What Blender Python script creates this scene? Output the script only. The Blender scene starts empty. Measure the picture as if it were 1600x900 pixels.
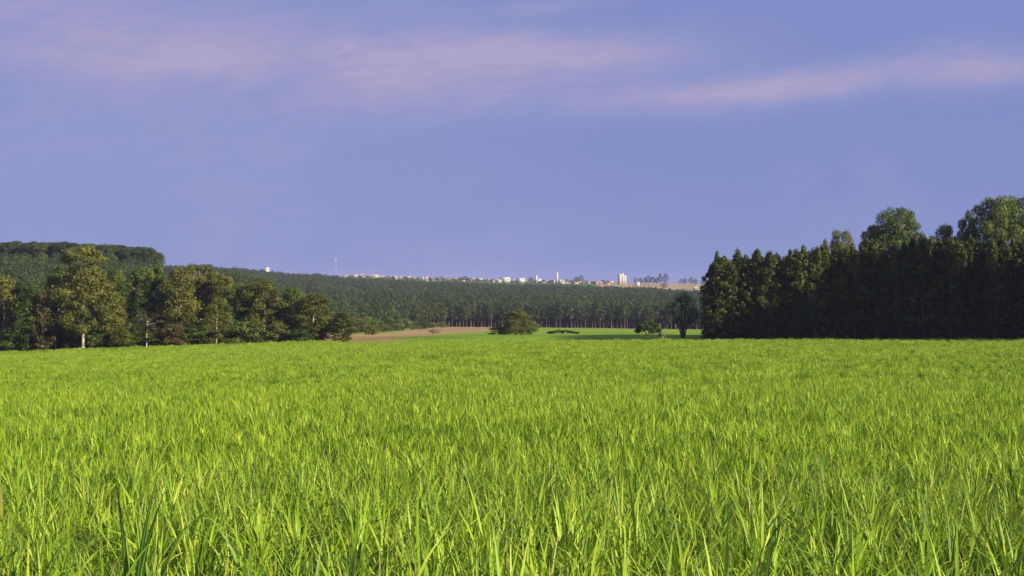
import bpy, math, random
import numpy as np
from mathutils import Vector, Matrix

# ------------------------------------------------------------------ camera, sky, sun, exposure
SC = bpy.context.scene
COL = SC.collection
F = 2198.0            # focal length in photograph pixels
EYE = 2.15
cam_d = bpy.data.cameras.new('camera'); cam = bpy.data.objects.new('camera', cam_d); COL.objects.link(cam)
cam_d.sensor_width = 36; cam_d.lens = F / 1600 * 36
cam_d.clip_start = 0.1; cam_d.clip_end = 30000
cam.location = (0, 0, EYE); cam.rotation_euler = (math.radians(90), 0, 0)
SC.camera = cam

SUN_AZ, SUN_EL = math.radians(124), math.radians(22)      # azimuth clockwise from +Y
to_sun = Vector((math.sin(SUN_AZ)*math.cos(SUN_EL), math.cos(SUN_AZ)*math.cos(SUN_EL), math.sin(SUN_EL)))
sl = bpy.data.lights.new('sun', 'SUN'); sun = bpy.data.objects.new('sun', sl); COL.objects.link(sun)
sl.energy = 5.0; sl.angle = math.radians(0.53); sl.color = (1.0, 0.90, 0.72)
sun.rotation_euler = to_sun.to_track_quat('Z', 'Y').to_euler()

def build_world():
    w = bpy.data.worlds.new('World'); SC.world = w; w.use_nodes = True
    nt = w.node_tree; N = nt.nodes; L = nt.links; N.clear()
    out = N.new('ShaderNodeOutputWorld'); bg = N.new('ShaderNodeBackground')
    bg.inputs[1].default_value = 0.055
    sky = N.new('ShaderNodeTexSky'); sky.sky_type = 'NISHITA'; sky.sun_disc = False
    sky.sun_elevation = SUN_EL; sky.sun_rotation = SUN_AZ
    sky.altitude = 600; sky.air_density = 1.0; sky.dust_density = 0.6; sky.ozone_density = 2.0
    def math_(op, a, b=None, c=None):
        m = N.new('ShaderNodeMath'); m.operation = op
        for i, v in enumerate((a, b, c)):
            if v is None: continue
            if hasattr(v, 'is_linked'): L.new(v, m.inputs[i])
            else: m.inputs[i].default_value = v
        return m.outputs[0]
    # tint of the whole sky (violet cast of the air)
    tint = N.new('ShaderNodeMix'); tint.data_type = 'RGBA'; tint.blend_type = 'MULTIPLY'; tint.inputs[0].default_value = 1
    L.new(sky.outputs[0], tint.inputs[6]); tint.inputs[7].default_value = SKY_TINT
    flat = N.new('ShaderNodeMix'); flat.data_type = 'RGBA'; flat.inputs[0].default_value = SKY_FLAT
    L.new(tint.outputs[2], flat.inputs[6]); flat.inputs[7].default_value = SKY_MEAN
    # thin cirrus, laid out by direction
    tc = N.new('ShaderNodeTexCoord'); sep = N.new('ShaderNodeSeparateXYZ'); L.new(tc.outputs['Generated'], sep.inputs[0])
    az = math_('ARCTAN2', sep.outputs[0], sep.outputs[1]); el = math_('ARCSINE', sep.outputs[2])
    def noise(sx, sy, scale, detail, rough, off=0.0, dist=0.0):
        c = N.new('ShaderNodeCombineXYZ')
        L.new(math_('MULTIPLY', az, sx), c.inputs[0]); L.new(math_('MULTIPLY_ADD', az, -0.12*sy, math_('MULTIPLY', el, sy)), c.inputs[1]); c.inputs[2].default_value = off
        n = N.new('ShaderNodeTexNoise'); n.inputs['Scale'].default_value = scale; n.inputs['Detail'].default_value = detail
        n.inputs['Roughness'].default_value = rough; n.inputs['Distortion'].default_value = dist
        L.new(c.outputs[0], n.inputs['Vector']); return n.outputs[0]
    n1 = noise(1.0, 3.2, 9.0, 8, 0.62, 3.3, 0.6); n2 = noise(1.0, 2.6, 3.0, 5, 0.55, 7.7, 0.4)
    wob = math_('MULTIPLY', math_('SUBTRACT', noise(1.0, 1.5, 7.0, 5, 0.55, 1.1), 0.5), 0.036)
    def band(px, py, hw, hh, tilt, amp):
        a0 = math.atan((px-800)/F); e0 = (450-py)/F
        da = math_('SUBTRACT', az, a0)
        de = math_('ADD', math_('SUBTRACT', math_('SUBTRACT', el, e0), math_('MULTIPLY', da, tilt)), wob)
        q = math_('ADD', math_('POWER', math_('ABSOLUTE', math_('DIVIDE', da, hw)), 2.0), math_('POWER', math_('ABSOLUTE', math_('DIVIDE', de, hh)), 2.0))
        return math_('MULTIPLY', math_('EXPONENT', math_('MULTIPLY', q, -1.0)), amp)
    parts = [band(330, 95, .14, .030, -.06, .95), band(590, 108, .05, .014, .05, .45), band(860, 92, .105, .0175, .06, 1.0),
             band(1310, 137, .20, .0125, .048, 1.1), band(1490, 95, .03, .009, .1, .35), band(60, 25, .05, .02, -.3, .4),
             band(850, 22, .05, .005, .12, .45), band(150, 220, .24, .075, -.1, .34)]
    s = parts[0]
    for p in parts[1:]: s = math_('ADD', s, p)
    n3 = noise(1.0, 4.5, 26.0, 6, 0.6, 5.1, 1.2)
    tex = math_('MAXIMUM', math_('ADD', math_('MULTIPLY_ADD', n1, 1.7, -0.45), math_('MULTIPLY', n3, 0.8)), 0.0)
    s = math_('MULTIPLY', s, tex)
    # the same kind of cirrus all round the sky
    gen = N.new('ShaderNodeMapRange'); L.new(n2, gen.inputs[0]); gen.inputs[1].default_value = .50; gen.inputs[2].default_value = .80
    gen.inputs[3].default_value = 0; gen.inputs[4].default_value = .55
    s = math_('ADD', s, math_('MULTIPLY', gen.outputs[0], tex))
    s = math_('MINIMUM', math_('MULTIPLY', s, CLOUD_AMT), 0.85)
    mix = N.new('ShaderNodeMix'); mix.data_type = 'RGBA'; L.new(s, mix.inputs[0]); L.new(flat.outputs[2], mix.inputs[6]); mix.inputs[7].default_value = CLOUD_COL
    L.new(mix.outputs[2], bg.inputs[0]); L.new(bg.outputs[0], out.inputs[0])
SKY_TINT = (0.82, 0.80, 1.12, 1)
SKY_FLAT = 0.92
SKY_MEAN = (2.38, 3.0, 6.4, 1)
CLOUD_COL = (5.0, 4.3, 6.4, 1); CLOUD_AMT = 0.82
build_world()
SC.view_settings.view_transform = 'Standard'; SC.view_settings.look = 'None'
SC.view_settings.exposure = 0.72; SC.view_settings.gamma = 1.0
SC.render.engine = 'CYCLES'
cy = SC.cycles
cy.use_denoising = True; cy.max_bounces = 4; cy.diffuse_bounces = 3; cy.glossy_bounces = 1; cy.transmission_bounces = 3
cy.transparent_max_bounces = 6; cy.volume_bounces = 0; cy.caustics_reflective = False; cy.caustics_refractive = False
cy.sample_clamp_indirect = 4.0

rng = np.random.default_rng(11)
random.seed(5)

# ------------------------------------------------------------------ helpers
def tag(o, label=None, cat=None, group=None, kind=None):
    if label: o['label'] = label
    if cat: o['category'] = cat
    if group: o['group'] = group
    if kind: o['kind'] = kind
    return o

def make_mesh(name, V, Fq, attrs=None, mats=(), smooth=False, fmat=None):
    """V (n,3); Fq list/array of equal-length faces, or list of lists."""
    me = bpy.data.meshes.new(name)
    V = np.asarray(V, dtype=np.float32)
    if isinstance(Fq, np.ndarray):
        nf, k = Fq.shape
        me.vertices.add(len(V)); me.vertices.foreach_set('co', V.ravel())
        me.loops.add(nf*k); me.loops.foreach_set('vertex_index', Fq.astype(np.int32).ravel())
        me.polygons.add(nf); me.polygons.foreach_set('loop_start', np.arange(0, nf*k, k, dtype=np.int32))
        me.polygons.foreach_set('loop_total', np.full(nf, k, dtype=np.int32))
    else:
        me.from_pydata([tuple(v) for v in V.tolist()], [], [tuple(f) for f in Fq])
        nf = len(Fq)
    for m in mats: me.materials.append(m)
    if fmat is not None: me.polygons.foreach_set('material_index', np.asarray(fmat, dtype=np.int32))
    for k_, a in (attrs or {}).items():
        a = np.asarray(a, dtype=np.float32)
        if a.ndim == 1:
            at = me.attributes.new(k_, 'FLOAT', 'POINT'); at.data.foreach_set('value', a)
        else:
            at = me.attributes.new(k_, 'FLOAT_VECTOR', 'POINT'); at.data.foreach_set('vector', a.ravel())
    me.update(calc_edges=True); me.validate()
    if smooth: me.polygons.foreach_set('use_smooth', np.ones(len(me.polygons), dtype=bool))
    return me

def link(name, data, parent=None):
    o = bpy.data.objects.new(name, data); COL.objects.link(o)
    if parent: o.parent = parent
    return o

def nodes_mat(name):
    m = bpy.data.materials.new(name); m.use_nodes = True
    nt = m.node_tree; nt.nodes.clear()
    return m, nt.nodes, nt.links

def leaf_material(name, dark, mid, light, transl=0.3, rough=0.5, spec=0.3, rib=None, dry=None, jitter=0.35, wave=0.0):
    """foliage: colour from the leaf's own tint attribute, plus a per-plant variation"""
    m, N, L = nodes_mat(name)
    out = N.new('ShaderNodeOutputMaterial'); at = N.new('ShaderNodeAttribute'); at.attribute_name = 'tint'
    oi = N.new('ShaderNodeObjectInfo')
    ma = N.new('ShaderNodeMath'); ma.operation = 'MULTIPLY_ADD'; L.new(oi.outputs['Random'], ma.inputs[0]); ma.inputs[1].default_value = jitter
    mb = N.new('ShaderNodeMath'); mb.operation = 'SUBTRACT'; L.new(at.outputs['Fac'], mb.inputs[0]); mb.inputs[1].default_value = jitter/2
    L.new(mb.outputs[0], ma.inputs[2])
    fac = ma.outputs[0]
    if wave:
        g = N.new('ShaderNodeNewGeometry'); nz = N.new('ShaderNodeTexNoise'); nz.inputs['Scale'].default_value = 0.13; nz.inputs['Detail'].default_value = 5
        L.new(g.outputs['Position'], nz.inputs['Vector'])
        mc = N.new('ShaderNodeMath'); mc.operation = 'MULTIPLY_ADD'; L.new(nz.outputs[0], mc.inputs[0]); mc.inputs[1].default_value = wave
        md = N.new('ShaderNodeMath'); md.operation = 'SUBTRACT'; L.new(fac, md.inputs[0]); md.inputs[1].default_value = wave/2
        L.new(md.outputs[0], mc.inputs[2]); fac = mc.outputs[0]
    cr = N.new('ShaderNodeValToRGB'); cr.color_ramp.elements[0].color = (*dark, 1); cr.color_ramp.elements[1].color = (*light, 1)
    e = cr.color_ramp.elements.new(0.5); e.color = (*mid, 1)
    L.new(fac, cr.inputs[0]); colr = cr.outputs[0]
    if rib:
        ar = N.new('ShaderNodeAttribute'); ar.attribute_name = 'rib'
        pw = N.new('ShaderNodeMath'); pw.operation = 'POWER'; L.new(ar.outputs['Fac'], pw.inputs[0]); pw.inputs[1].default_value = 9
        mx = N.new('ShaderNodeMix'); mx.data_type = 'RGBA'; L.new(pw.outputs[0], mx.inputs[0]); L.new(colr, mx.inputs[6]); mx.inputs[7].default_value = (*rib, 1)
        colr = mx.outputs[2]
    if dry:
        ad = N.new('ShaderNodeAttribute'); ad.attribute_name = 'dry'
        mx = N.new('ShaderNodeMix'); mx.data_type = 'RGBA'; L.new(ad.outputs['Fac'], mx.inputs[0]); L.new(colr, mx.inputs[6]); mx.inputs[7].default_value = (*dry, 1)
        colr = mx.outputs[2]
    p = N.new('ShaderNodeBsdfPrincipled'); p.inputs['Roughness'].default_value = rough; p.inputs['Specular IOR Level'].default_value = spec
    L.new(colr, p.inputs['Base Color'])
    t = N.new('ShaderNodeBsdfTranslucent'); L.new(colr, t.inputs[0])
    mx = N.new('ShaderNodeMixShader'); mx.inputs[0].default_value = transl
    L.new(p.outputs[0], mx.inputs[1]); L.new(t.outputs[0], mx.inputs[2]); L.new(mx.outputs[0], out.inputs[0])
    return m

def surf_material(name, colA, colB, scale=3.0, rough=0.85, bump=0.0, stretch=(1, 1, 1), detail=6, spec=0.25):
    m, N, L = nodes_mat(name)
    out = N.new('ShaderNodeOutputMaterial'); p = N.new('ShaderNodeBsdfPrincipled')
    p.inputs['Roughness'].default_value = rough; p.inputs['Specular IOR Level'].default_value = spec
    tc = N.new('ShaderNodeTexCoord'); mp = N.new('ShaderNodeMapping'); mp.inputs['Scale'].default_value = stretch
    L.new(tc.outputs['Object'], mp.inputs[0])
    nz = N.new('ShaderNodeTexNoise'); nz.inputs['Scale'].default_value = scale; nz.inputs['Detail'].default_value = detail; nz.inputs['Roughness'].default_value = .65
    L.new(mp.outputs[0], nz.inputs['Vector'])
    cr = N.new('ShaderNodeValToRGB'); cr.color_ramp.elements[0].position = .32; cr.color_ramp.elements[1].position = .68
    cr.color_ramp.elements[0].color = (*colA, 1); cr.color_ramp.elements[1].color = (*colB, 1)
    L.new(nz.outputs[0], cr.inputs[0]); L.new(cr.outputs[0], p.inputs['Base Color'])
    if bump:
        b = N.new('ShaderNodeBump'); b.inputs['Strength'].default_value = bump; b.inputs['Distance'].default_value = .05
        L.new(nz.outputs[0], b.inputs['Height']); L.new(b.outputs[0], p.inputs['Normal'])
    L.new(p.outputs[0], out.inputs[0])
    return m

# ------------------------------------------------------------------ terrain
TC = np.array([0, 150, 250, 350, 480, 560, 700, 800, 900, 1000, 1080, 1200, 1600], float)
TD = np.array([380, 600, 800, 900, 1400, 2000, 2400, 2900, 4000, 7500], float)
TY = np.array([
 [534, 533, 531, 529, 528, 526, 525, 524.5, 524.3, 524.2, 524.2, 525, 526],
 [480, 486, 500, 508, 516, 520, 519, 519.5, 519.5, 519.5, 520, 520, 520],
 [415, 415, 424, 470, 510, 514.5, 513.5, 513.5, 514, 515, 515.5, 516, 516],
 [418, 419, 428, 468, 505, 512, 510.5, 511, 512, 513.5, 514.5, 515, 515],
 [430, 430, 435, 452, 470, 474, 478, 481, 482, 484, 487, 490, 490],
 [436, 436, 436, 437, 446, 453, 459, 462, 464, 467, 472, 476, 476],
 [438, 438, 438, 439, 444, 446, 450, 452, 453, 455, 456, 458, 458],
 [440, 438, 436, 433, 431, 432, 436, 439, 441, 442, 443, 444, 444],
 [447]*13, [449]*13], float)

def near_z(x, y):
    yy = np.maximum(y, -30)
    z = -(0.0205*y + 3.25*(1-np.exp(-yy/50.0)))
    xl = np.minimum(x, 0)
    z = z - 0.0365*(np.sqrt(xl*xl + 400) - 20)
    z = z + 0.0045*np.maximum(x, 0)
    return z + 0.10*np.sin(x*0.05+1)*np.sin(y*0.035) * np.clip(y/60, 0, 1)

def ground_z(x, y):
    x = np.asarray(x, float); y = np.asarray(y, float)
    x, y = np.broadcast_arrays(x, y)
    zn = near_z(np.clip(x, -400, 400), np.clip(y, -400, 330))
    dep = np.maximum(y, 300.0)
    xp = 800 + x/dep*F
    cols = np.clip(np.interp(xp, TC, np.arange(len(TC))), 0, len(TC)-1)
    i0 = np.minimum(cols.astype(int), len(TC)-2); fc = cols-i0; fc = fc*fc*(3-2*fc)
    d = np.clip(y, TD[0], TD[-1]); rows = np.interp(d, TD, np.arange(len(TD)))
    j0 = np.minimum(rows.astype(int), len(TD)-2)
    def zt(j):
        yy = TY[j, i0]*(1-fc) + TY[j, i0+1]*fc
        return EYE - (yy-450)/F*TD[j]
    za, zb = zt(j0), zt(j0+1)
    near = y < TD[0]
    y0 = TY[0, i0]*(1-fc) + TY[0, i0+1]*fc
    t = (d-TD[j0])/(TD[j0+1]-TD[j0])
    zf = za*(1-t) + zb*t
    zf = np.where(near, EYE - (y0-450)/F*np.maximum(y, 200), zf)
    w = np.clip((y-292)/(TD[0]-292), 0, 1); w = w*w*(3-2*w)
    return zn*(1-w) + zf*w

def gz(x, y): return float(ground_z(x, y))
def at(px, depth): return ((px-800)/F*depth, depth)

def mat_ground():
    m, N, L = nodes_mat('ground_cover')
    out = N.new('ShaderNodeOutputMaterial'); p = N.new('ShaderNodeBsdfPrincipled'); p.inputs['Roughness'].default_value = .95; p.inputs['Specular IOR Level'].default_value = .1
    at_ = N.new('ShaderNodeAttribute'); at_.attribute_name = 'cover'
    g = N.new('ShaderNodeNewGeometry')
    n1 = N.new('ShaderNodeTexNoise'); n1.inputs['Scale'].default_value = .35; n1.inputs['Detail'].default_value = 9; n1.inputs['Roughness'].default_value = .7; L.new(g.outputs['Position'], n1.inputs['Vector'])
    n2 = N.new('ShaderNodeTexNoise'); n2.inputs['Scale'].default_value = .03; n2.inputs['Detail'].default_value = 6; L.new(g.outputs['Position'], n2.inputs['Vector'])
    r1 = N.new('ShaderNodeMapRange'); L.new(n1.outputs[0], r1.inputs[0]); r1.inputs[1].default_value = .3; r1.inputs[2].default_value = .7; r1.inputs[3].default_value = .62; r1.inputs[4].default_value = 1.38
    r2 = N.new('ShaderNodeMapRange'); L.new(n2.outputs[0], r2.inputs[0]); r2.inputs[1].default_value = .3; r2.inputs[2].default_value = .7; r2.inputs[3].default_value = .75; r2.inputs[4].default_value = 1.25
    mm = N.new('ShaderNodeMath'); mm.operation = 'MULTIPLY'; L.new(r1.outputs[0], mm.inputs[0]); L.new(r2.outputs[0], mm.inputs[1])
    vm = N.new('ShaderNodeVectorMath'); vm.operation = 'SCALE'; L.new(at_.outputs['Vector'], vm.inputs[0]); L.new(mm.outputs[0], vm.inputs['Scale'])
    L.new(vm.outputs[0], p.inputs['Base Color'])
    b = N.new('ShaderNodeBump'); b.inputs['Strength'].default_value = .6; b.inputs['Distance'].default_value = .3; L.new(n1.outputs[0], b.inputs['Height']); L.new(b.outputs[0], p.inputs['Normal'])
    L.new(p.outputs[0], out.inputs[0]); return m

SOIL = np.array((.115, .062, .034)); GRASS = np.array((.19, .30, .014)); STRAW = np.array((.40, .295, .115)); RED = np.array((.33, .225, .080))
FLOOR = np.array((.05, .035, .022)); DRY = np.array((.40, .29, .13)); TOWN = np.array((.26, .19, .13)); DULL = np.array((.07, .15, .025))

def build_ground():
    gx = [0.0]
    st = 5.0
    while gx[-1] < 6000:
        gx.append(gx[-1]+st)
        if gx[-1] > 380: st *= 1.10
    gx = np.array(sorted(set([-v for v in gx] + gx)))
    gy = [-300.0]
    while gy[-1] < 7000:
        y = gy[-1]
        gy.append(y + (30 if y < -20 else 4 if y < 330 else 8 if y < 950 else 25 if y < 3100 else 250))
    gy = np.array(gy)
    X, Y = np.meshgrid(gx, gy)
    Z = ground_z(X, Y)
    V = np.stack([X, Y, Z], -1).reshape(-1, 3)
    nx, ny = len(gx), len(gy)
    i = np.arange(nx-1)[None, :] + nx*np.arange(ny-1)[:, None]
    Fq = np.stack([i, i+1, i+1+nx, i+nx], -1).reshape(-1, 4)
    x, y = V[:, 0], V[:, 1]
    xp = 800 + x/np.maximum(y, 250)*F
    c = np.tile(SOIL, (len(V), 1))
    wob = 12*np.sin(x*.07)+9*np.sin(x*.031+y*.02)+np.random.default_rng(2).normal(size=len(x))*14
    beyond = y > 300
    c[beyond] = GRASS
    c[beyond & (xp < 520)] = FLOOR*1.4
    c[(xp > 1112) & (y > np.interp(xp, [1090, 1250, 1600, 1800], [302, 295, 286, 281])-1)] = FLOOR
    # bare reddish strip that climbs from the left stand to the far wood
    lo = np.interp(xp, [480, 600, 690, 720, 775, 800], [300, 300, 430, 520, 690, 890])
    hi = np.interp(xp, [480, 560, 600, 650, 680, 800], [420, 500, 560, 790, 885, 895])
    br = (y > lo+wob) & (y < hi+wob*.5) & (xp > 470) & (xp < 800)
    mixf = np.clip((y-lo)/300, 0, 1)[:, None]
    c[br] = (RED*(1-mixf) + STRAW*mixf*.75 + RED*.25*mixf)[br]
    edge = (y > 862) & (y < 893) & (xp > 640)
    c[edge] = STRAW*.8
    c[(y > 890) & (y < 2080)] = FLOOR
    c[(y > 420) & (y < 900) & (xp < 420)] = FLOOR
    c[(y >= 2080)] = DULL
    c[(y >= 2080) & (xp > 930)] = DRY
    c[(y >= 2860)] = TOWN
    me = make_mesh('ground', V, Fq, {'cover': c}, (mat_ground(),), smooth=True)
    tag(link('ground', me), kind='structure')
build_ground()

# ------------------------------------------------------------------ instanced masses (stuff only)
def stuff_mass(name, pts, vi, rot, scl, meshes, label, cat):
    me = bpy.data.meshes.new(name); pts = np.asarray(pts, np.float32)
    me.vertices.add(len(pts)); me.vertices.foreach_set('co', pts.ravel())
    a = me.attributes.new('vi', 'INT', 'POINT'); a.data.foreach_set('value', np.asarray(vi, np.int32))
    a = me.attributes.new('rot', 'FLOAT_VECTOR', 'POINT'); a.data.foreach_set('vector', np.asarray(rot, np.float32).ravel())
    a = me.attributes.new('scl', 'FLOAT_VECTOR', 'POINT'); a.data.foreach_set('vector', np.asarray(scl, np.float32).ravel())
    me.update()
    o = link(name, me)
    ng = bpy.data.node_groups.new(name, 'GeometryNodeTree')
    ng.interface.new_socket('Geometry', in_out='INPUT', socket_type='NodeSocketGeometry')
    ng.interface.new_socket('Geometry', in_out='OUTPUT', socket_type='NodeSocketGeometry')
    N, L = ng.nodes, ng.links
    gi = N.new('NodeGroupInput'); go = N.new('NodeGroupOutput'); jn = N.new('GeometryNodeJoinGeometry')
    def named(nm, ty):
        n = N.new('GeometryNodeInputNamedAttribute'); n.data_type = ty; n.inputs[0].default_value = nm
        return n.outputs[0]
    nvi, nrot, nscl = named('vi', 'INT'), named('rot', 'FLOAT_VECTOR'), named('scl', 'FLOAT_VECTOR')
    for k, m_ in enumerate(meshes):
        src = bpy.data.objects.new(name + '_source', m_)
        oi = N.new('GeometryNodeObjectInfo'); oi.inputs['Object'].default_value = src; oi.inputs['As Instance'].default_value = True
        cmpn = N.new('FunctionNodeCompare'); cmpn.data_type = 'INT'; cmpn.operation = 'EQUAL'
        ins = [s for s in cmpn.inputs if s.type == 'INT']
        L.new(nvi, ins[0]); ins[1].default_value = k
        ip = N.new('GeometryNodeInstanceOnPoints')
        L.new(gi.outputs[0], ip.inputs['Points']); L.new(cmpn.outputs[0], ip.inputs['Selection']); L.new(oi.outputs['Geometry'], ip.inputs['Instance'])
        L.new(nrot, ip.inputs['Rotation']); L.new(nscl, ip.inputs['Scale']); L.new(ip.outputs[0], jn.inputs[0])
    L.new(jn.outputs[0], go.inputs[0])
    mod = o.modifiers.new('scatter', 'NODES'); mod.node_group = ng
    return tag(o, label, cat, kind='stuff')

# ------------------------------------------------------------------ trees
def tube(pts, rads, n=6):
    pts = np.asarray(pts, float); V = []; Fq = []
    for i, (p, r) in enumerate(zip(pts, rads)):
        d = pts[min(i+1, len(pts)-1)] - pts[max(i-1, 0)]; d = d/ (np.linalg.norm(d)+1e-9)
        u = np.cross(d, (0.31, 0.95, 0.05)); u /= np.linalg.norm(u); v = np.cross(d, u)
        for k in range(n):
            a = 2*math.pi*k/n; V.append(p + r*(math.cos(a)*u + math.sin(a)*v))
    for i in range(len(pts)-1):
        for k in range(n):
            Fq.append((i*n+k, i*n+(k+1) % n, (i+1)*n+(k+1) % n, (i+1)*n+k))
    return np.array(V), np.array(Fq)

class Acc:
    def __init__(s): s.V = []; s.F = []; s.n = 0
    def add(s, V, Fq): s.V.append(V); s.F.append(np.asarray(Fq)+s.n); s.n += len(V)
    def get(s): return np.concatenate(s.V), np.concatenate(s.F)

def leaf_cards(r, lobes, size, hang=0.3, fuzz=.16):
    """lobes: (centre, (rx,ry,rz), count, tint)  ->  rhombic leaf sprays spread through each lobe"""
    V = []; T = []
    for c, rad, n, tint in lobes:
        d = r.normal(size=(n, 3)); d /= np.linalg.norm(d, axis=1)[:, None]
        rr = r.uniform(.35, 1.0, n)**.6 * (1 + fuzz*r.normal(size=n))
        c_ = np.asarray(c); P = c_ + d*rr[:, None]*np.asarray(rad)
        nn = d + r.normal(size=(n, 3))*.50; nn /= np.linalg.norm(nn, axis=1)[:, None]
        ax = r.normal(size=(n, 3)); ax[:, 2] -= hang*2; ax -= nn*np.sum(ax*nn, 1)[:, None]; ax /= np.linalg.norm(ax, axis=1)[:, None]
        sd = np.cross(nn, ax)
        s = size*r.uniform(.6, 1.5, n)[:, None]; w = s*r.uniform(.38, .7, n)[:, None]
        q = np.stack([P-ax*s*.5, P+sd*w*.5+ax*s*.05, P+ax*s*.5, P-sd*w*.5+ax*s*.05], 1)
        V.append(q.reshape(-1, 3)); T.append(np.repeat(np.clip(tint+r.normal(size=n)*.12, 0, 1), 4))
    V = np.concatenate(V); T = np.concatenate(T)
    return V, np.arange(len(V)).reshape(-1, 4), T

def wob_trunk(r, H, r0, r1, lean=.03, n=7, base=(0, 0)):
    t = np.linspace(0, 1, n)
    ph = r.uniform(0, 6.3, 2)
    x = base[0] + lean*H*(t*math.cos(ph[0]) + .25*np.sin(t*4+ph[1])*t); y = base[1] + lean*H*(t*math.sin(ph[0]) + .25*np.cos(t*5+ph[1])*t)
    P = np.stack([x, y, -0.3 + (H+.3)*t], 1)
    R = r1 + (r0-r1)*(1-t)**1.15; R[0] *= 1.35
    return P, R

def on_path(P, z):
    return np.array([np.interp(z, P[:, 2], P[:, 0]), np.interp(z, P[:, 2], P[:, 1]), z])

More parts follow.
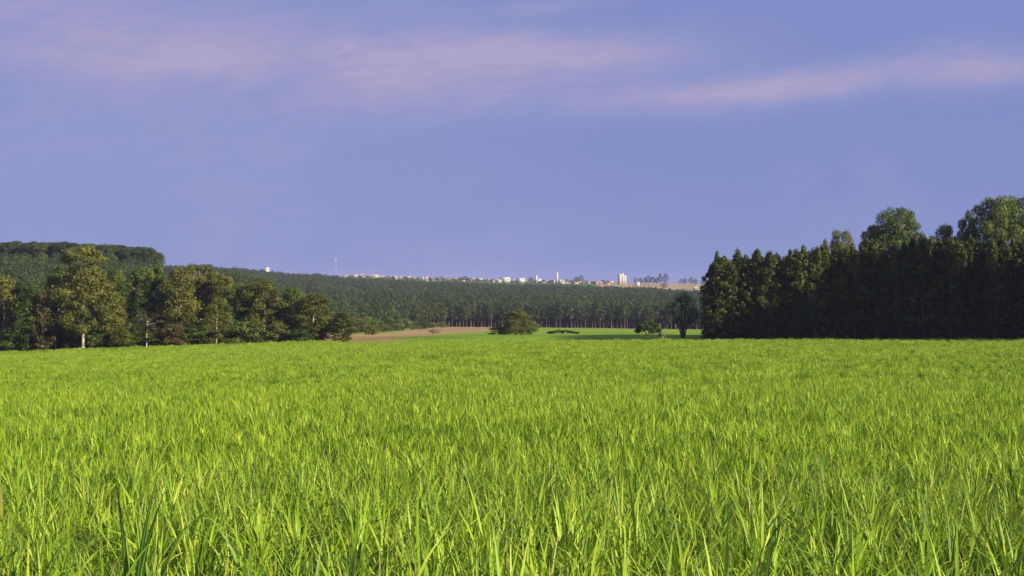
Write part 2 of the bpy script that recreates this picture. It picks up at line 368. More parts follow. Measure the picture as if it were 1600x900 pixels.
def gen_tree(kind, seed, H, W, leaves=4000, size=.5):
    """returns trunk (V,F) and crown (V,F,T); H height, W crown width in metres"""
    r = np.random.default_rng(seed); R = W/2; wood = Acc(); lobes = []
    def limb(P, zs, tip, rad):
        a = on_path(P, zs); b = np.asarray(tip, float); m = (a+b)/2 + np.array([0, 0, -.06*np.linalg.norm(b-a)]) + r.normal(size=3)*.03*np.linalg.norm(b-a)
        wood.add(*tube([a, m, b], [rad, rad*.7, rad*.25], 5))
    if kind in ('full', 'plant', 'far', 'sparse'):
        th = {'full': .86, 'plant': .93, 'far': .9, 'sparse': .7}[kind]
        zb = {'full': .10, 'plant': .05, 'far': .38, 'sparse': .35}[kind]
        P, TR = wob_trunk(r, H*th, H*{'full': .014, 'plant': .010, 'far': .013, 'sparse': .012}[kind], H*.003, .02)
        wood.add(*tube(P, TR, 6))
        nl = {'full': 46, 'plant': 62, 'far': 15, 'sparse': 16}[kind]
        for i in range(nl):
            f = (i+.5)/nl
            z = H*(zb + (1-zb)*f*.95)
            if kind == 'plant': env = R*(1-f**2.3)**.62*(.65+.35*min(1, f*4))
            elif kind == 'far': env = R*math.sqrt(max(.02, 1-(2*f-.9)**2))
            else: env = R*max(.10, (1-f**3.2))**.45*(.62+.38*min(1, f*3.0))
            a = i*2.39996+r.uniform(-.5, .5); q = env*(r.uniform(.30, 1.05) if kind == 'plant' else r.uniform(.42, .92))
            if kind == 'full': rad = np.array([W*.17, W*.17, H*.072])*r.uniform(.75, 1.3)
            elif kind == 'plant': rad = np.array([W*.17, W*.17, H*.042])*r.uniform(.6, 1.4)
            elif kind == 'far': rad = np.array([W*.24, W*.24, H*.095])*r.uniform(.8, 1.2)
            else: rad = np.array([W*.15, W*.15, H*.07])*r.uniform(.7, 1.2)
            rad[:2] *= .45+.55*env/R
            c = on_path(P, min(z, H*th)); c = np.array([c[0]+q*math.cos(a), c[1]+q*math.sin(a), z-rad[2]*.4])
            lobes.append((c, rad, max(8, int(leaves/nl*r.uniform(.6, 1.4))), r.uniform(.25, .75)))
            if kind != 'far' and i % 3 == 0: limb(P, max(.06*H, min(z-.10*H, H*th*.97)), c, H*.0042)
    elif kind == 'lobed':
        P, TR = wob_trunk(r, H*.80, H*.016, H*.004, .04)
        wood.add(*tube(P, TR, 7))
        nl = 26
        for i in range(nl):
            f = (i+.5)/nl; a = i*2.39996+r.uniform(-.4, .4)
            outer = i % 4 != 0
            ph = math.asin(min(1, -.25+1.22*f)); rr = r.uniform(.80, 1.05) if outer else r.uniform(.3, .6)
            q = R*.80*math.cos(ph)*rr; z = H*(.70+.235*math.sin(ph)*rr)
            rx = W*r.uniform(.11, .19); rad = (rx, rx, rx*r.uniform(.5, .7))
            c = on_path(P, H*.78); c = np.array([c[0]+q*math.cos(a), c[1]+q*math.sin(a), z])
            lobes.append((c, rad, int(leaves/nl*(rx/W/.15)**2*r.uniform(.8, 1.2)), r.uniform(.3, .7)))
            limb(P, min(z-.14*H, H*.78), c, H*.006)
        for i in range(22):
            a = i*2.4; z = H*(.30+.020*i); q = R*r.uniform(.15, .55); rx = W*r.uniform(.11, .15)
            lobes.append(((q*math.cos(a), q*math.sin(a), z), (rx, rx, rx*.7), int(leaves/nl*.6), r.uniform(.3, .6)))
    elif kind == 'bush':
        for k in range(4):
            a = r.uniform(0, 6.3); wood.add(*tube([(0, 0, -.2), (R*.2*math.cos(a), R*.2*math.sin(a), H*.3), (R*.45*math.cos(a), R*.45*math.sin(a), H*.68)], [H*.02, H*.014, H*.004], 5))
        nl = 20
        for i in range(nl):
            a = i*2.39996; f = (i+.5)/nl; z = H*(.12+.72*f); q = R*.74*math.sqrt(max(0, 1-f**2))*r.uniform(.55, 1.0)
            rx = W*r.uniform(.13, .21)
            jz = r.normal()*.07*H; lobes.append(((q*math.cos(a)+r.normal()*.08*R, q*math.sin(a)+r.normal()*.08*R, max(.08*H, z+jz)), (rx, rx, H*r.uniform(.07, .17)), int(leaves/nl*r.uniform(.5, 1.5)), r.uniform(.2, .8)))
    elif kind == 'vase':
        for k in range(6):
            a = k*1.05+r.uniform(-.3, .3); sp = R*r.uniform(.35, .75)
            p = np.array([(0.12*math.cos(a), .12*math.sin(a), -.2), (sp*.30*math.cos(a), sp*.30*math.sin(a), H*.28), (sp*.75*math.cos(a), sp*.75*math.sin(a), H*.58), (sp*math.cos(a), sp*math.sin(a), H*.86)])
            wood.add(*tube(p, [H*.020, H*.015, H*.010, H*.003], 6))
            for j in range(4):
                zz = H*r.uniform(.5, .82); b = on_path(p, zz); tip = b + np.array([r.normal()*R*.28, r.normal()*R*.28, H*.12])
                wood.add(*tube([b, (b+tip)/2+r.normal(size=3)*.1, tip], [H*.006, H*.004, H*.001], 4))
        nl = 30
        for i in range(nl):
            f = (i+.5)/nl; a = i*2.39996; z = H*(.36+.58*f); q = R*(.72*math.sin(math.pi*min(1, .28+.72*f))**.7)*r.uniform(.5, 1.15)
            rx = W*r.uniform(.10, .16)
            lobes.append(((q*math.cos(a), q*math.sin(a), z), (rx, rx, rx*.8), int(leaves/nl), r.uniform(.2, .6)))
    elif kind == 'umbrella':
        for k in range(3):
            a = k*2.1+.4; sp = R*.62
            p = np.array([(.05*math.cos(a), .05*math.sin(a), -.2), (sp*.15*math.cos(a), sp*.15*math.sin(a), H*.3), (sp*.6*math.cos(a), sp*.6*math.sin(a), H*.58), (sp*math.cos(a), sp*math.sin(a), H*.75)])
            wood.add(*tube(p, [H*.035, H*.028, H*.018, H*.006], 6))
        nl = 22
        for i in range(nl):
            f = (i+.5)/nl; a = i*2.39996; q = R*.82*math.sqrt(f); z = H*(.86-.38*f**1.6)+r.uniform(-.04, .04)*H
            rx = W*r.uniform(.09, .15)
            lobes.append(((q*math.cos(a), q*math.sin(a), z), (rx, rx, H*.11), int(leaves/nl), r.uniform(.25, .7)))
    return wood.get(), leaf_cards(r, lobes, size, .45 if kind in ('plant', 'lobed', 'full') else .2, .08 if kind in ('lobed', 'far') else .22 if kind == 'plant' else .30 if kind == 'bush' else .19)

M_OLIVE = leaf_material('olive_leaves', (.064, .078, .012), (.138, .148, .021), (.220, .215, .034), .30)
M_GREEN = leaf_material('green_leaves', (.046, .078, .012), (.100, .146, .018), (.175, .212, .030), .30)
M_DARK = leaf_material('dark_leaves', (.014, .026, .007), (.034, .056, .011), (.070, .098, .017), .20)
M_BROWN = leaf_material('brown_leaves', (.040, .034, .010), (.088, .072, .020), (.145, .118, .034), .2)
M_LIME = leaf_material('yellow_green_leaves', (.040, .055, .006), (.090, .105, .010), (.155, .165, .018), .25)
M_PLANT = leaf_material('plantation_leaves', (.026, .042, .006), (.070, .092, .011), (.150, .165, .020), .22)
M_FAR = leaf_material('far_wood_leaves', (.022, .044, .010), (.052, .080, .015), (.100, .122, .024), .2, jitter=.7)
M_BARK = surf_material('pale_bark', (.26, .20, .13), (.52, .44, .33), 3, .9, .4, (1, 1, .25))
M_BARKW = surf_material('white_bark', (.50, .42, .30), (.75, .68, .54), 3, .85, .3, (1, 1, .3))
M_BARKD = surf_material('dark_bark', (.045, .032, .022), (.11, .08, .055), 4, .95, .5, (1, 1, .3))
M_BARKT = surf_material('tan_bark', (.20, .13, .085), (.38, .27, .18), 2, .9, .4, (1, 1, .2))

M_BARKF = surf_material('brown_bark', (.12, .075, .05), (.24, .16, .11), 2, .9, .4, (1, 1, .2))
PROTO = {}
def proto(kind, var, H, W, leaves, size):
    key = (kind, var)
    if key not in PROTO:
        (tv, tf), (cv, cf, ct) = gen_tree(kind, 100*len(kind)+7*var+ord(kind[0]), H, W, leaves, size)
        PROTO[key] = (tv, tf, cv, cf, ct, H, W, {})
    return PROTO[key]
def tree_meshes(kind, var, leaf, bark):
    tv, tf, cv, cf, ct, H, W, cache = PROTO[(kind, var)]
    k = (leaf.name, bark.name)
    if ('c', leaf.name) not in cache: cache[('c', leaf.name)] = make_mesh('crown', cv, cf, {'tint': ct}, (leaf,))
    if ('t', bark.name) not in cache: cache[('t', bark.name)] = make_mesh('trunk', tv, tf, None, (bark,), smooth=True)
    return cache[('t', bark.name)], cache[('c', leaf.name)], H, W

for v in range(5): proto('full', v, 20, 9, 14000, .42)
for v in range(5): proto('plant', v, 20, 5.0, 8500, .38)
for v in range(4): proto('lobed', v, 28, 15, 13000, .42)
for v in range(3): proto('bush', v, 6, 7, 3600, .36)
for v in range(2): proto('sparse', v, 10, 6, 1900, .30)
proto('vase', 0, 10.5, 9, 3000, .27)
proto('umbrella', 0, 4, 6, 4200, .32)
for v in range(5): proto('far', v, 15, 6.5, 760, .66)

ONES = 'first second third fourth fifth sixth seventh eighth ninth tenth eleventh twelfth thirteenth fourteenth fifteenth sixteenth seventeenth eighteenth nineteenth'.split()
def nth(i):
    if i < 19: return ONES[i]
    t, o = divmod(i+1, 10); tens = {2: 'twent', 3: 'thirt', 4: 'fort', 5: 'fift'}[t]
    return tens+'ieth' if o == 0 else tens+'y-'+ONES[o-1]
def plant_tree(name, kind, var, x, y, H, W, leaf, bark, label, cat='tree', group=None, rz=None):
    tm, cm, H0, W0 = tree_meshes(kind, var, leaf, bark)
    root = link(name, None); root.location = (x, y, gz(x, y)-.05)
    root.rotation_euler = (0, 0, random.uniform(0, 6.28) if rz is None else rz)
    root.scale = (W/W0, W/W0, H/H0)
    tag(root, label, cat, group)
    link('trunk', tm, root); link('crown', cm, root)
    return root

def tree_px(name, kind, var, px, depth, ytop, wpx, leaf, bark, label, **kw):
    x, y = at(px, depth); H = EYE + (450-ytop)/F*depth - gz(x, y)
    return plant_tree(name, kind, var, x, y, H, wpx/F*depth, leaf, bark, label, **kw)

# left stand: (name, kind, variant, px, depth, top y, width px, leaf, bark, label)
LEFT = [
 ('eucalyptus_tree', 'full', 0, 6, 331, 428, 74, M_OLIVE, M_BARK, 'olive eucalyptus cut by the left edge of the photo', 'L'),
 ('eucalyptus_tree', 'full', 1, 45, 321, 441, 54, M_GREEN, M_BARKD, 'dull green eucalyptus second in from the left edge with shadowed base', 'L'),
 ('eucalyptus_tree', 'plant', 1, 65, 319, 449, 34, M_BROWN, M_BARK, 'narrow brownish tree just right of the dull green eucalyptus near the left edge', 'L'),
 ('eucalyptus_tree', 'full', 2, 90, 337, 411, 62, M_GREEN, M_BARKW, 'leafy green eucalyptus touching the left side of the tallest pale-trunked tree', 'L'),
 ('eucalyptus_tree', 'sparse', 1, 87, 324, 470, 40, M_OLIVE, M_BARKW, 'slim tree with thin white trunk left of the tallest tree', 'L'),
 ('tall_eucalyptus', 'tall', 0, 130, 322, 379, 104, M_OLIVE, M_BARKW, 'tallest golden-olive eucalyptus with bare pale trunk reaching the cane', 'L'),
 ('eucalyptus_tree', 'full', 3, 172, 325, 452, 56, M_OLIVE, M_BARK, 'golden-olive tree leaning out to the right of the tallest eucalyptus', 'L'),
 ('shrub', 'bush', 0, 192, 320, 510, 46, M_LIME, M_BARKD, 'yellow-green shrub at the cane edge right of the tallest tree', 'L'),
 ('eucalyptus_tree', 'full', 4, 178, 350, 414, 50, M_GREEN, M_BARK, 'green crown rising just right of the tallest tree under the hill wood', 'L'),
 ('eucalyptus_tree', 'full', 0, 214, 352, 414, 52, M_GREEN, M_BARK, 'green crown above the dark gap and the bare multi-stemmed tree', 'L'),
 ('small_tree', 'sparse', 0, 229, 321, 484, 46, M_BROWN, M_BARKW, 'small half-bare brownish tree with several pale stems', 'L'),
 ('shrub', 'bush', 1, 272, 320, 502, 50, M_BROWN, M_BARKD, 'rusty brown rounded shrub at the foot of the left stand', 'L'),
 ('eucalyptus_tree', 'full', 1, 246, 338, 410, 54, M_GREEN, M_BARK, 'bright green leafy tree above the rusty brown shrub', 'L'),
 ('eucalyptus_tree', 'full', 2, 284, 333, 415, 62, M_OLIVE, M_BARK, 'broad olive tree standing over the right of the rusty shrub', 'L'),
 ('eucalyptus_tree', 'lobed', 1, 312, 345, 402, 70, M_OLIVE, M_BARK, 'eucalyptus whose knobbly top pokes highest above the middle of the left stand', 'L'),
 ('eucalyptus_tree', 'full', 3, 350, 340, 424, 50, M_OLIVE, M_BARK, 'olive tree sloping down right of the knobbly-topped eucalyptus', 'L'),
 ('eucalyptus_tree', 'full', 4, 338, 322, 461, 44, M_OLIVE, M_BARKW, 'tree with a short bright white trunk in the middle of the left stand', 'L'),
 ('eucalyptus_tree', 'full', 0, 368, 331, 440, 50, M_GREEN, M_BARK, 'dark green round-topped tree right of the bright white trunk', 'L'),
 ('eucalyptus_tree', 'full', 1, 414, 330, 432, 66, M_OLIVE, M_BARK, 'wide olive tree with pointed top below the white box on the ridge', 'L'),
 ('eucalyptus_tree', 'full', 2, 458, 331, 444, 42, M_GREEN, M_BARK, 'slender dark green tree next to the tan-olive end tree', 'L'),
 ('eucalyptus_tree', 'full', 3, 488, 326, 456, 62, M_OLIVE, M_BARK, 'tan-olive tree with light top ending the left stand', 'L'),
 ('conical_tree', 'plant', 4, 536, 322, 485, 42, M_LIME, M_BARK, 'small conical green tree standing apart at the right end of the left stand', 'L'),
 ('shrub', 'bush', 2, 386, 322, 497, 56, M_GREEN, M_BARKD, 'green understorey shrub beneath the round-topped dark tree', 'L'),
 ('shrub', 'bush', 0, 436, 323, 500, 50, M_OLIVE, M_BARKD, 'olive understorey shrub between the wide olive tree and the slender tree', 'L'),
 ('shrub', 'bush', 1, 310, 321, 508, 50, M_GREEN, M_BARKD, 'green understorey shrub left of the bright white trunk', 'L'),
 ('shrub', 'bush', 2, 22, 322, 506, 56, M_GREEN, M_BARKD, 'dark green shrub at the cane edge by the left edge', 'L'),
 ('shrub', 'bush', 0, 152, 323, 512, 46, M_GREEN, M_BARKD, 'green shrub just right of the tallest pale trunk', 'L'),
 ('shrub', 'bush', 1, 468, 321, 512, 44, M_DARK, M_BARKD, 'dark shrub at the foot of the slender green tree', 'L'),
]
# the tallest tree has its own shape: bare trunk, high crown tuft, wide lower crown
def tall_proto():
    r = np.random.default_rng(77); H, W = 25.0, 15.0; wood = Acc(); lobes = []
    P, TR = wob_trunk(r, H*.9, .36, .07, .012, 9); wood.add(*tube(P, TR, 8))
    def lobe(x, z, rx, rz, n, t, dy=0):
        c = np.array([x, dy, z]); lobes.append((c, (rx, rx, rz), n, t))
        a = on_path(P, max(5.5, z-3.2)); wood.add(*tube([a, (a+c)/2+np.array([0, 0, -.4]), c], [.05, .035, .015], 5)) if r.random() < .5 else None
    for k in range(12):
        a = k*2.4; q = 4.2*math.sqrt((k+.3)/12); lobe(q*math.cos(a), 23.9-3.6*(k/12)**1.1+r.uniform(-.5, .5), r.uniform(1.5, 2.2), r.uniform(.9, 1.25), 320, r.uniform(.5, .85), q*math.sin(a))
    for k in range(52):
        f = k/52; z = 18.6-14.4*f; env = (2.6+4.6*min(1, f*2.2))*(1-.25*max(0, f-.75)/.25); a = k*2.4
        q = env*r.uniform(.45, .95); lobe(q*math.cos(a)+1.0*f, z, r.uniform(1.6, 2.4), r.uniform(1.1, 1.7), 330, r.uniform(.35, .75), q*math.sin(a))
    tv, tf = wood.get(); lobes = [(c, rd, int(n*1.5), t) for c, rd, n, t in lobes]; cv, cf, ct = leaf_cards(r, lobes, .46, .4)
    PROTO[('tall', 0)] = (tv, tf, cv, cf, ct, H, W, {})
tall_proto()
for i, (nm, kd, vr, px, dp, yt, wp, lf, bk, lb, g) in enumerate(LEFT):
    tree_px(nm, kd, vr, px, dp, yt, wp*(1.22 if kd == 'full' and px > 330 else 1.08), lf, bk, lb, cat='shrub' if nm == 'shrub' else 'tree', group='trees and shrubs of the left stand', rz=(0.2 if kd == 'tall' else None))
# crowns that fill the stand behind its front trees
for i in range(46):
    px = -90 + i*12.6 + random.uniform(-5, 5)
    dp = random.uniform(345, 400)
    skyline = np.interp(px, [-90, 30, 75, 180, 240, 310, 350, 395, 440, 480, 500], [432, 436, 436, 420, 420, 416, 430, 446, 452, 464, 486])
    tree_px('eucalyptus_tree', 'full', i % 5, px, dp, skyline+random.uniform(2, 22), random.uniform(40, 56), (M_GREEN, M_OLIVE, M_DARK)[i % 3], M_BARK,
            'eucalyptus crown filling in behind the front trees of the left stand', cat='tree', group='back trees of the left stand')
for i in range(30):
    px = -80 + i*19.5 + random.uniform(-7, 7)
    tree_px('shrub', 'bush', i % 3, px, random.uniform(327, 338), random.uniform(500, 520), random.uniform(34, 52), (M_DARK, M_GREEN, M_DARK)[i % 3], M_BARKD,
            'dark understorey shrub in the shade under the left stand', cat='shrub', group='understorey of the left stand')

# right plantation: front row
RT = np.array([[1100, 425], [1112, 408], [1127, 398], [1142, 404], [1158, 396], [1170, 400], [1183, 384], [1198, 388], [1216, 393], [1230, 396], [1243, 386], [1262, 378], [1280, 376], [1300, 376], [1320, 380],
               [1340, 374], [1360, 366], [1380, 372], [1400, 370], [1420, 368], [1440, 364], [1465, 364], [1490, 368], [1515, 362], [1540, 370], [1565, 364], [1590, 360], [1620, 366], [1700, 364]])
def right_depth(px): return np.interp(px, [1090, 1250, 1600, 1800], [302, 295, 286, 281])
n_right = 0
special = {0: 'low outermost tree at the left end of the plantation', 1: 'sunlit feathery tree second from the left end of the plantation', 2: 'pointed sunlit tree third from the left end of the plantation',
           3: 'tree in a dip between two points near the left end of the plantation', 6: 'tallest pointed tree in the left half of the plantation front row', 10: 'leafy tree left of the long lit flank in the plantation'}
px = 1110.0; i = 0
while px < 1690:
    dp = float(right_depth(px)) + random.uniform(-1, 1)
    yt = np.interp(px, RT[:, 0], RT[:, 1]) + random.uniform(-3, 4)
    tree_px('plantation_tree', 'plant', i % 5, px, dp, yt, random.uniform(38, 50), M_PLANT, M_BARKT,
            special.get(i, nth(i)+' slender tree from the left end of the dark front row along the cane'), cat='tree', group='front row of the plantation')
    px += random.uniform(13, 17); i += 1
px = 1118.0; i = 0
while px < 1690:
    dp = float(right_depth(px)) + random.uniform(4, 8)
    yt = np.interp(px, RT[:, 0], RT[:, 1]) + random.uniform(-2, 8)
    tree_px('plantation_tree', 'plant', (i+2) % 5, px, dp, yt, random.uniform(36, 48), M_PLANT, M_BARKT,
            'plantation eucalyptus in the second row, mostly hidden by the front row', cat='tree', group='second row of the plantation')
    px += random.uniform(18, 24); i += 1
# tall old eucalyptus rising behind
for nm, var, px, dp, yt, wp, lb in [
 ('tall_eucalyptus', 0, 1285, 318, 366, 24, 'short-topped old eucalyptus just clearing the plantation left of the others'),
 ('tall_eucalyptus', 1, 1317, 322, 345, 40, 'small open-crowned old eucalyptus standing above the plantation on the left'),
 ('tall_eucalyptus', 2, 1364, 325, 336, 50, 'lower left shoulder of the big domed eucalyptus above the plantation'),
 ('tall_eucalyptus', 3, 1404, 322, 309, 86, 'big dome-crowned old eucalyptus above the middle of the plantation'),
 ('tall_eucalyptus', 1, 1480, 326, 336, 46, 'lower bushy eucalyptus between the dome and the tallest crowns at right'),
 ('tall_eucalyptus', 0, 1512, 330, 318, 34, 'slim eucalyptus with an umbrella-like tuft left of the tallest crowns'),
 ('tall_eucalyptus', 2, 1556, 320, 288, 80, 'tallest old eucalyptus with cloud-shaped lobes above the plantation'),
 ('tall_eucalyptus', 3, 1612, 322, 284, 100, 'great eucalyptus crown cut by the right edge of the photo')]:
    tree_px(nm, 'lobed', var, px, dp, yt, wp*.98, M_GREEN if var != 1 else M_OLIVE, M_BARK, lb, cat='tree', group='old eucalyptus above the plantation')

# single trees and shrubs in the open
tree_px('umbrella_tree', 'umbrella', 0, 1013, 296, 500, 46, M_DARK, M_BARKD, 'small umbrella-shaped tree at the far edge of the cane', cat='tree', rz=1.0)
tree_px('vase_shaped_tree', 'vase', 0, 1067, 318, 455, 62, M_DARK, M_BARKD, 'dark vase-shaped tree with several forking trunks beside the plantation', cat='tree', rz=.7)
tree_px('shrub', 'full', 2, 806, 420, 482, 50, M_OLIVE, M_BARKD, 'big rounded dark tree-like shrub alone in the middle distance', cat='shrub')
tree_px('shrub', 'bush', 2, 780, 425, 508, 36, M_GREEN, M_BARKD, 'low bushy flank left of the big rounded shrub', cat='shrub')
tree_px('shrub', 'bush', 0, 830, 428, 500, 34, M_GREEN, M_BARKD, 'smaller shrub hugging the right of the big rounded shrub', cat='shrub')
tree_px('shrub', 'sparse', 0, 678, 440, 514, 26, M_LIME, M_BARKD, 'thin yellowish shrub on the bare reddish strip', cat='shrub')
tree_px('shrub', 'bush', 1, 580, 430, 507, 24, M_OLIVE, M_BARKD, 'small bush on the bare soil right of the conical tree', cat='shrub')
# snag beside the umbrella tree
def snag():
    x, y = at(1036, 297); a = Acc()
    a.add(*tube([(0, 0, -.2), (-.1, 0, .9), (-.35, 0, 1.6), (-.8, .1, 2.3)], [.16, .13, .09, .03], 6))
    a.add(*tube([(-.05, 0, .6), (.35, .1, 1.3), (.95, .1, 2.3)], [.1, .07, .02], 5))
    a.add(*tube([(-.2, 0, 1.3), (-.1, .3, 1.9), (.1, .3, 2.4)], [.07, .05, .015], 5))
    r = np.random.default_rng(3)
    root = link('leaning_tree', None); root.location = (x, y, gz(x, y))
    tag(root, 'nearly bare forked tree leaning beside the small umbrella tree', 'tree')
    link('trunk', make_mesh('trunk', *a.get(), None, (M_BARKT,), smooth=True), root)
    cv, cf, ct = leaf_cards(r, [((-1.0, .1, 2.3), (.7, .6, .5), 180, .4), ((-.6, .1, 1.5), (.5, .4, .5), 110, .4)], .24)
    link('crown', make_mesh('crown', cv, cf, {'tint': ct}, (M_DARK,)), root)
snag()
# low hedge-like thicket in the green beyond the cane
def thicket():
    x, y = at(880, 470); r = np.random.default_rng(9); W = 10.5; lobes = []
    for k in range(16):
        f = (k+.5)/16; lobes.append(((W*(f-.5), r.uniform(-.8, .8), .35+r.uniform(.15, .7)*math.sin(math.pi*min(1, f*1.05))), (.8, .8, r.uniform(.3, .6)), 70, r.uniform(.2, .6)))
    cv, cf, ct = leaf_cards(r, lobes, .4)
    root = link('thicket', None); root.location = (x, y, gz(x, y)); tag(root, 'long low dark thicket in the green field beyond the cane', 'shrub')
    link('crown', make_mesh('crown', cv, cf, {'tint': ct}, (M_DARK,)), root)
    sm = make_mesh('stem', *tube([(0, 0, -.1), (.1, 0, .5), (.3, .1, 1.0)], [.06, .05, .02], 5), None, (M_BARKD,))
    for k in range(9): link('stem', sm, root).location = (W*((k+.5)/9-.5), 0, 0)
thicket()
# bushes along the top of the bare strip, in front of the far wood
BL = [(528, 560, 502, 34), (556, 565, 494, 36), (572, 600, 492, 34), (590, 640, 498, 28), (604, 660, 497, 26), (617, 690, 488, 26), (630, 700, 496, 32), (644, 740, 500, 26), (658, 790, 501, 26), (675, 835, 503, 20),
      (690, 845, 502, 18), (548, 545, 510, 26), (512, 570, 500, 40), (599, 625, 506, 22)]
for i, (px, dp, yt, wp) in enumerate(BL):
    tree_px('shrub', 'bush' if i % 4 else 'full', i % 3, px, dp, yt, wp*1.25, (M_GREEN, M_OLIVE, M_GREEN)[i % 3], M_BARKD,
            nth(sorted(b[0] for b in BL).index(px))+' bush from the left between the bare strip and the far wood', cat='shrub', group='bushes before the far wood')

# far wood: front row trees one can tell apart
for i in range(118):
    px = 500 + i*5.6 + random.uniform(-1.5, 1.5)
    dp = float(np.interp(px, [480, 560, 640, 700, 1200], [700, 800, 870, 893, 893])) + random.uniform(0, 6)
    x, y = at(px, dp)
    plant_tree('wood_edge_tree', 'far', i % 5, x, y, random.uniform(14, 17.5), random.uniform(5.6, 8.0), M_FAR, M_BARKT if i % 3 == 0 and (640 < px < 790 or px > 1010) else M_BARKF,
               'tree in the front edge of the far wood, its trunk showing above the field', cat='tree', group='front edge of the far wood')
# trees along the brow of the hill at left
for i in range(46):
    px = -60 + i*6.8 + random.uniform(-2, 2)
    dp = random.uniform(792, 812); yt = np.interp(px, [-60, 0, 80, 150, 240, 252], [374, 374, 376, 379, 386, 394]) + random.uniform(-2.5, 3)
    if px > 252: break
    x, y = at(px, dp); H = EYE + (450-yt)/F*dp - gz(x, y)
    plant_tree('hill_tree', 'lobed', i % 4, x, y, H, random.uniform(8.5, 12), M_FAR, M_BARK,
               nth(i)+' tree from the left in the row along the brow of the hill', cat='tree', group='trees on the brow of the hill')

# masses of trees: far wood, hill wood, plantation interior
def joined(kind, var, leaf, bark):
    tv, tf, cv, cf, ct, H, W, _ = PROTO[(kind, var)]
    V = np.concatenate([tv, cv]); Fq = np.concatenate([tf, cf+len(tv)])
    T = np.concatenate([np.full(len(tv), .5), ct]); fm = np.concatenate([np.zeros(len(tf)), np.ones(len(cf))])
    return make_mesh(kind+'_tree', V, Fq, {'tint': T}, (bark, leaf), fmat=fm)
def mass(name, gx, gy, keep, kind, hw, hvar, leaf, bark, label):
    X, Y = np.meshgrid(gx, gy); X = X.ravel(); Y = Y.ravel()
    sp = gx[1]-gx[0]
    X = X + rng.uniform(-.38, .38, len(X))*sp; Y = Y + rng.uniform(-.38, .38, len(Y))*sp
    k = keep(X, Y); X, Y = X[k], Y[k]; n = len(X)
    nv = len([1 for q in PROTO if q[0] == kind]); H0, W0 = PROTO[(kind, 0)][5:7]
    h = hw[0]*(1+hvar*rng.normal(size=n)); w = hw[1]*(1+.12*rng.normal(size=n))
    scl = np.stack([w/W0, w/W0, h/H0], 1); rot = np.zeros((n, 3)); rot[:, 2] = rng.uniform(0, 6.28, n)
    stuff_mass(name, np.stack([X, Y, ground_z(X, Y)-.05], 1), rng.integers(0, nv, n), rot, scl, [joined(kind, v, leaf, bark) for v in range(nv)], label, 'wood')
    return n
def keep_far(X, Y):
    xp = 800+X/Y*F
    front = np.interp(xp, [338, 352, 480, 560, 640, 700, 1400], [1750, 700, 720, 812, 882, 903, 903])
    back = np.interp(xp, [200, 350, 1000, 1080, 1300], [2050, 2050, 2000, 1960, 1900])
    return (xp > 255) & (xp < 1240) & (Y > front) & (Y < back)
mass('far_wood', np.arange(-560, 420, 6.3), np.arange(640, 2060, 6.3), keep_far, 'far', (15.5, 7.6), .11, M_FAR, M_BARKF, 'wide wood covering the far slope below the town')
def keep_hill(X, Y):
    xp = 800+X/Y*F
    return (xp < np.where(Y > 600, 252, 330)) & (xp > -260) & (Y > 420) & ((Y < 745) | ((Y > 815) & (Y < 900) & (xp < 250)))
mass('hill_wood', np.arange(-440, -60, 5.2), np.arange(420, 900, 5.2), keep_hill, 'far', (11.5, 6.4), .12, M_FAR, M_BARKT, 'bluish wood covering the hillside at left')
def keep_pl(X, Y):
    xp = 800+X/Y*F
    inside = (xp > 1118) & (xp < 1720) & (Y > right_depth(xp)+9) & (Y < np.where(X < 95, 400, 345)) & (X < 190)
    wing = (Y > 250) & (Y <= 345) & (X > .364*Y+22) & (X < 190)
    return inside | wing
mass('plantation_wood', np.arange(30, 192, 3.4), np.arange(236, 402, 3.4), keep_pl, 'plant', (18.5, 5.2), .06, M_PLANT, M_BARKT, 'dark mass of plantation trees behind the front rows at right')

def keep_wing(X, Y):
    ln = 256-(X-114)*.30
    return (X > 113) & (X < 190) & (np.abs(Y-ln) < 8) & (X > .364*Y+18)
mass('tall_wood', np.arange(100, 196, 7.0), np.arange(215, 280, 7.0), keep_wing, 'lobed', (35.5, 15), .12, M_DARK, M_BARK, 'tall old trees standing just out of frame right of the plantation')
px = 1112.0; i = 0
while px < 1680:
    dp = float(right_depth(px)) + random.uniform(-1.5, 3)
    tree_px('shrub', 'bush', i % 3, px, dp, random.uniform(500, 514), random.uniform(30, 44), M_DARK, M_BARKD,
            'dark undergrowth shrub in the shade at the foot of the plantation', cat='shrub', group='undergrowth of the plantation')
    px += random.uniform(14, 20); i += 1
# ------------------------------------------------------------------ town on the skyline
def plain(name, col, rough=.7):
    return surf_material(name, tuple(c*.88 for c in col), col, .6, rough)
M_WHITE = plain('white_wall', (.54, .51, .46)); M_CREAM = plain('cream_wall', (.66, .56, .42)); M_PINK = plain('pinkish_wall', (.56, .42, .34)); M_GREYW = plain('grey_wall', (.36, .33, .31))
M_TILE = plain('clay_tile', (.42, .22, .13)); M_ROOFW = plain('pale_roof', (.52, .49, .45)); M_GLASS = surf_material('window_glass', (.03, .035, .04), (.06, .065, .07), 1, .15, spec=.5)
M_REDP = plain('red_paint', (.40, .22, .19)); M_STEEL = plain('steel', (.5, .5, .52), .5); M_CONC = plain('concrete', (.45, .41, .37))
BOXF = [(0, 3, 2, 1), (4, 5, 6, 7), (0, 1, 5, 4), (1, 2, 6, 5), (2, 3, 7, 6), (3, 0, 4, 7)]
def boxv(cx, cy, cz, sx, sy, sz):
    return np.array([(cx+sx*a/2, cy+sy*b/2, cz+sz*c) for c in (0, 1) for a, b in ((-1, -1), (1, -1), (1, 1), (-1, 1))])
def box(name, c, s, mat, parent):
    return link(name, make_mesh(name, boxv(*c, *s), np.array(BOXF), None, (mat,)), parent)
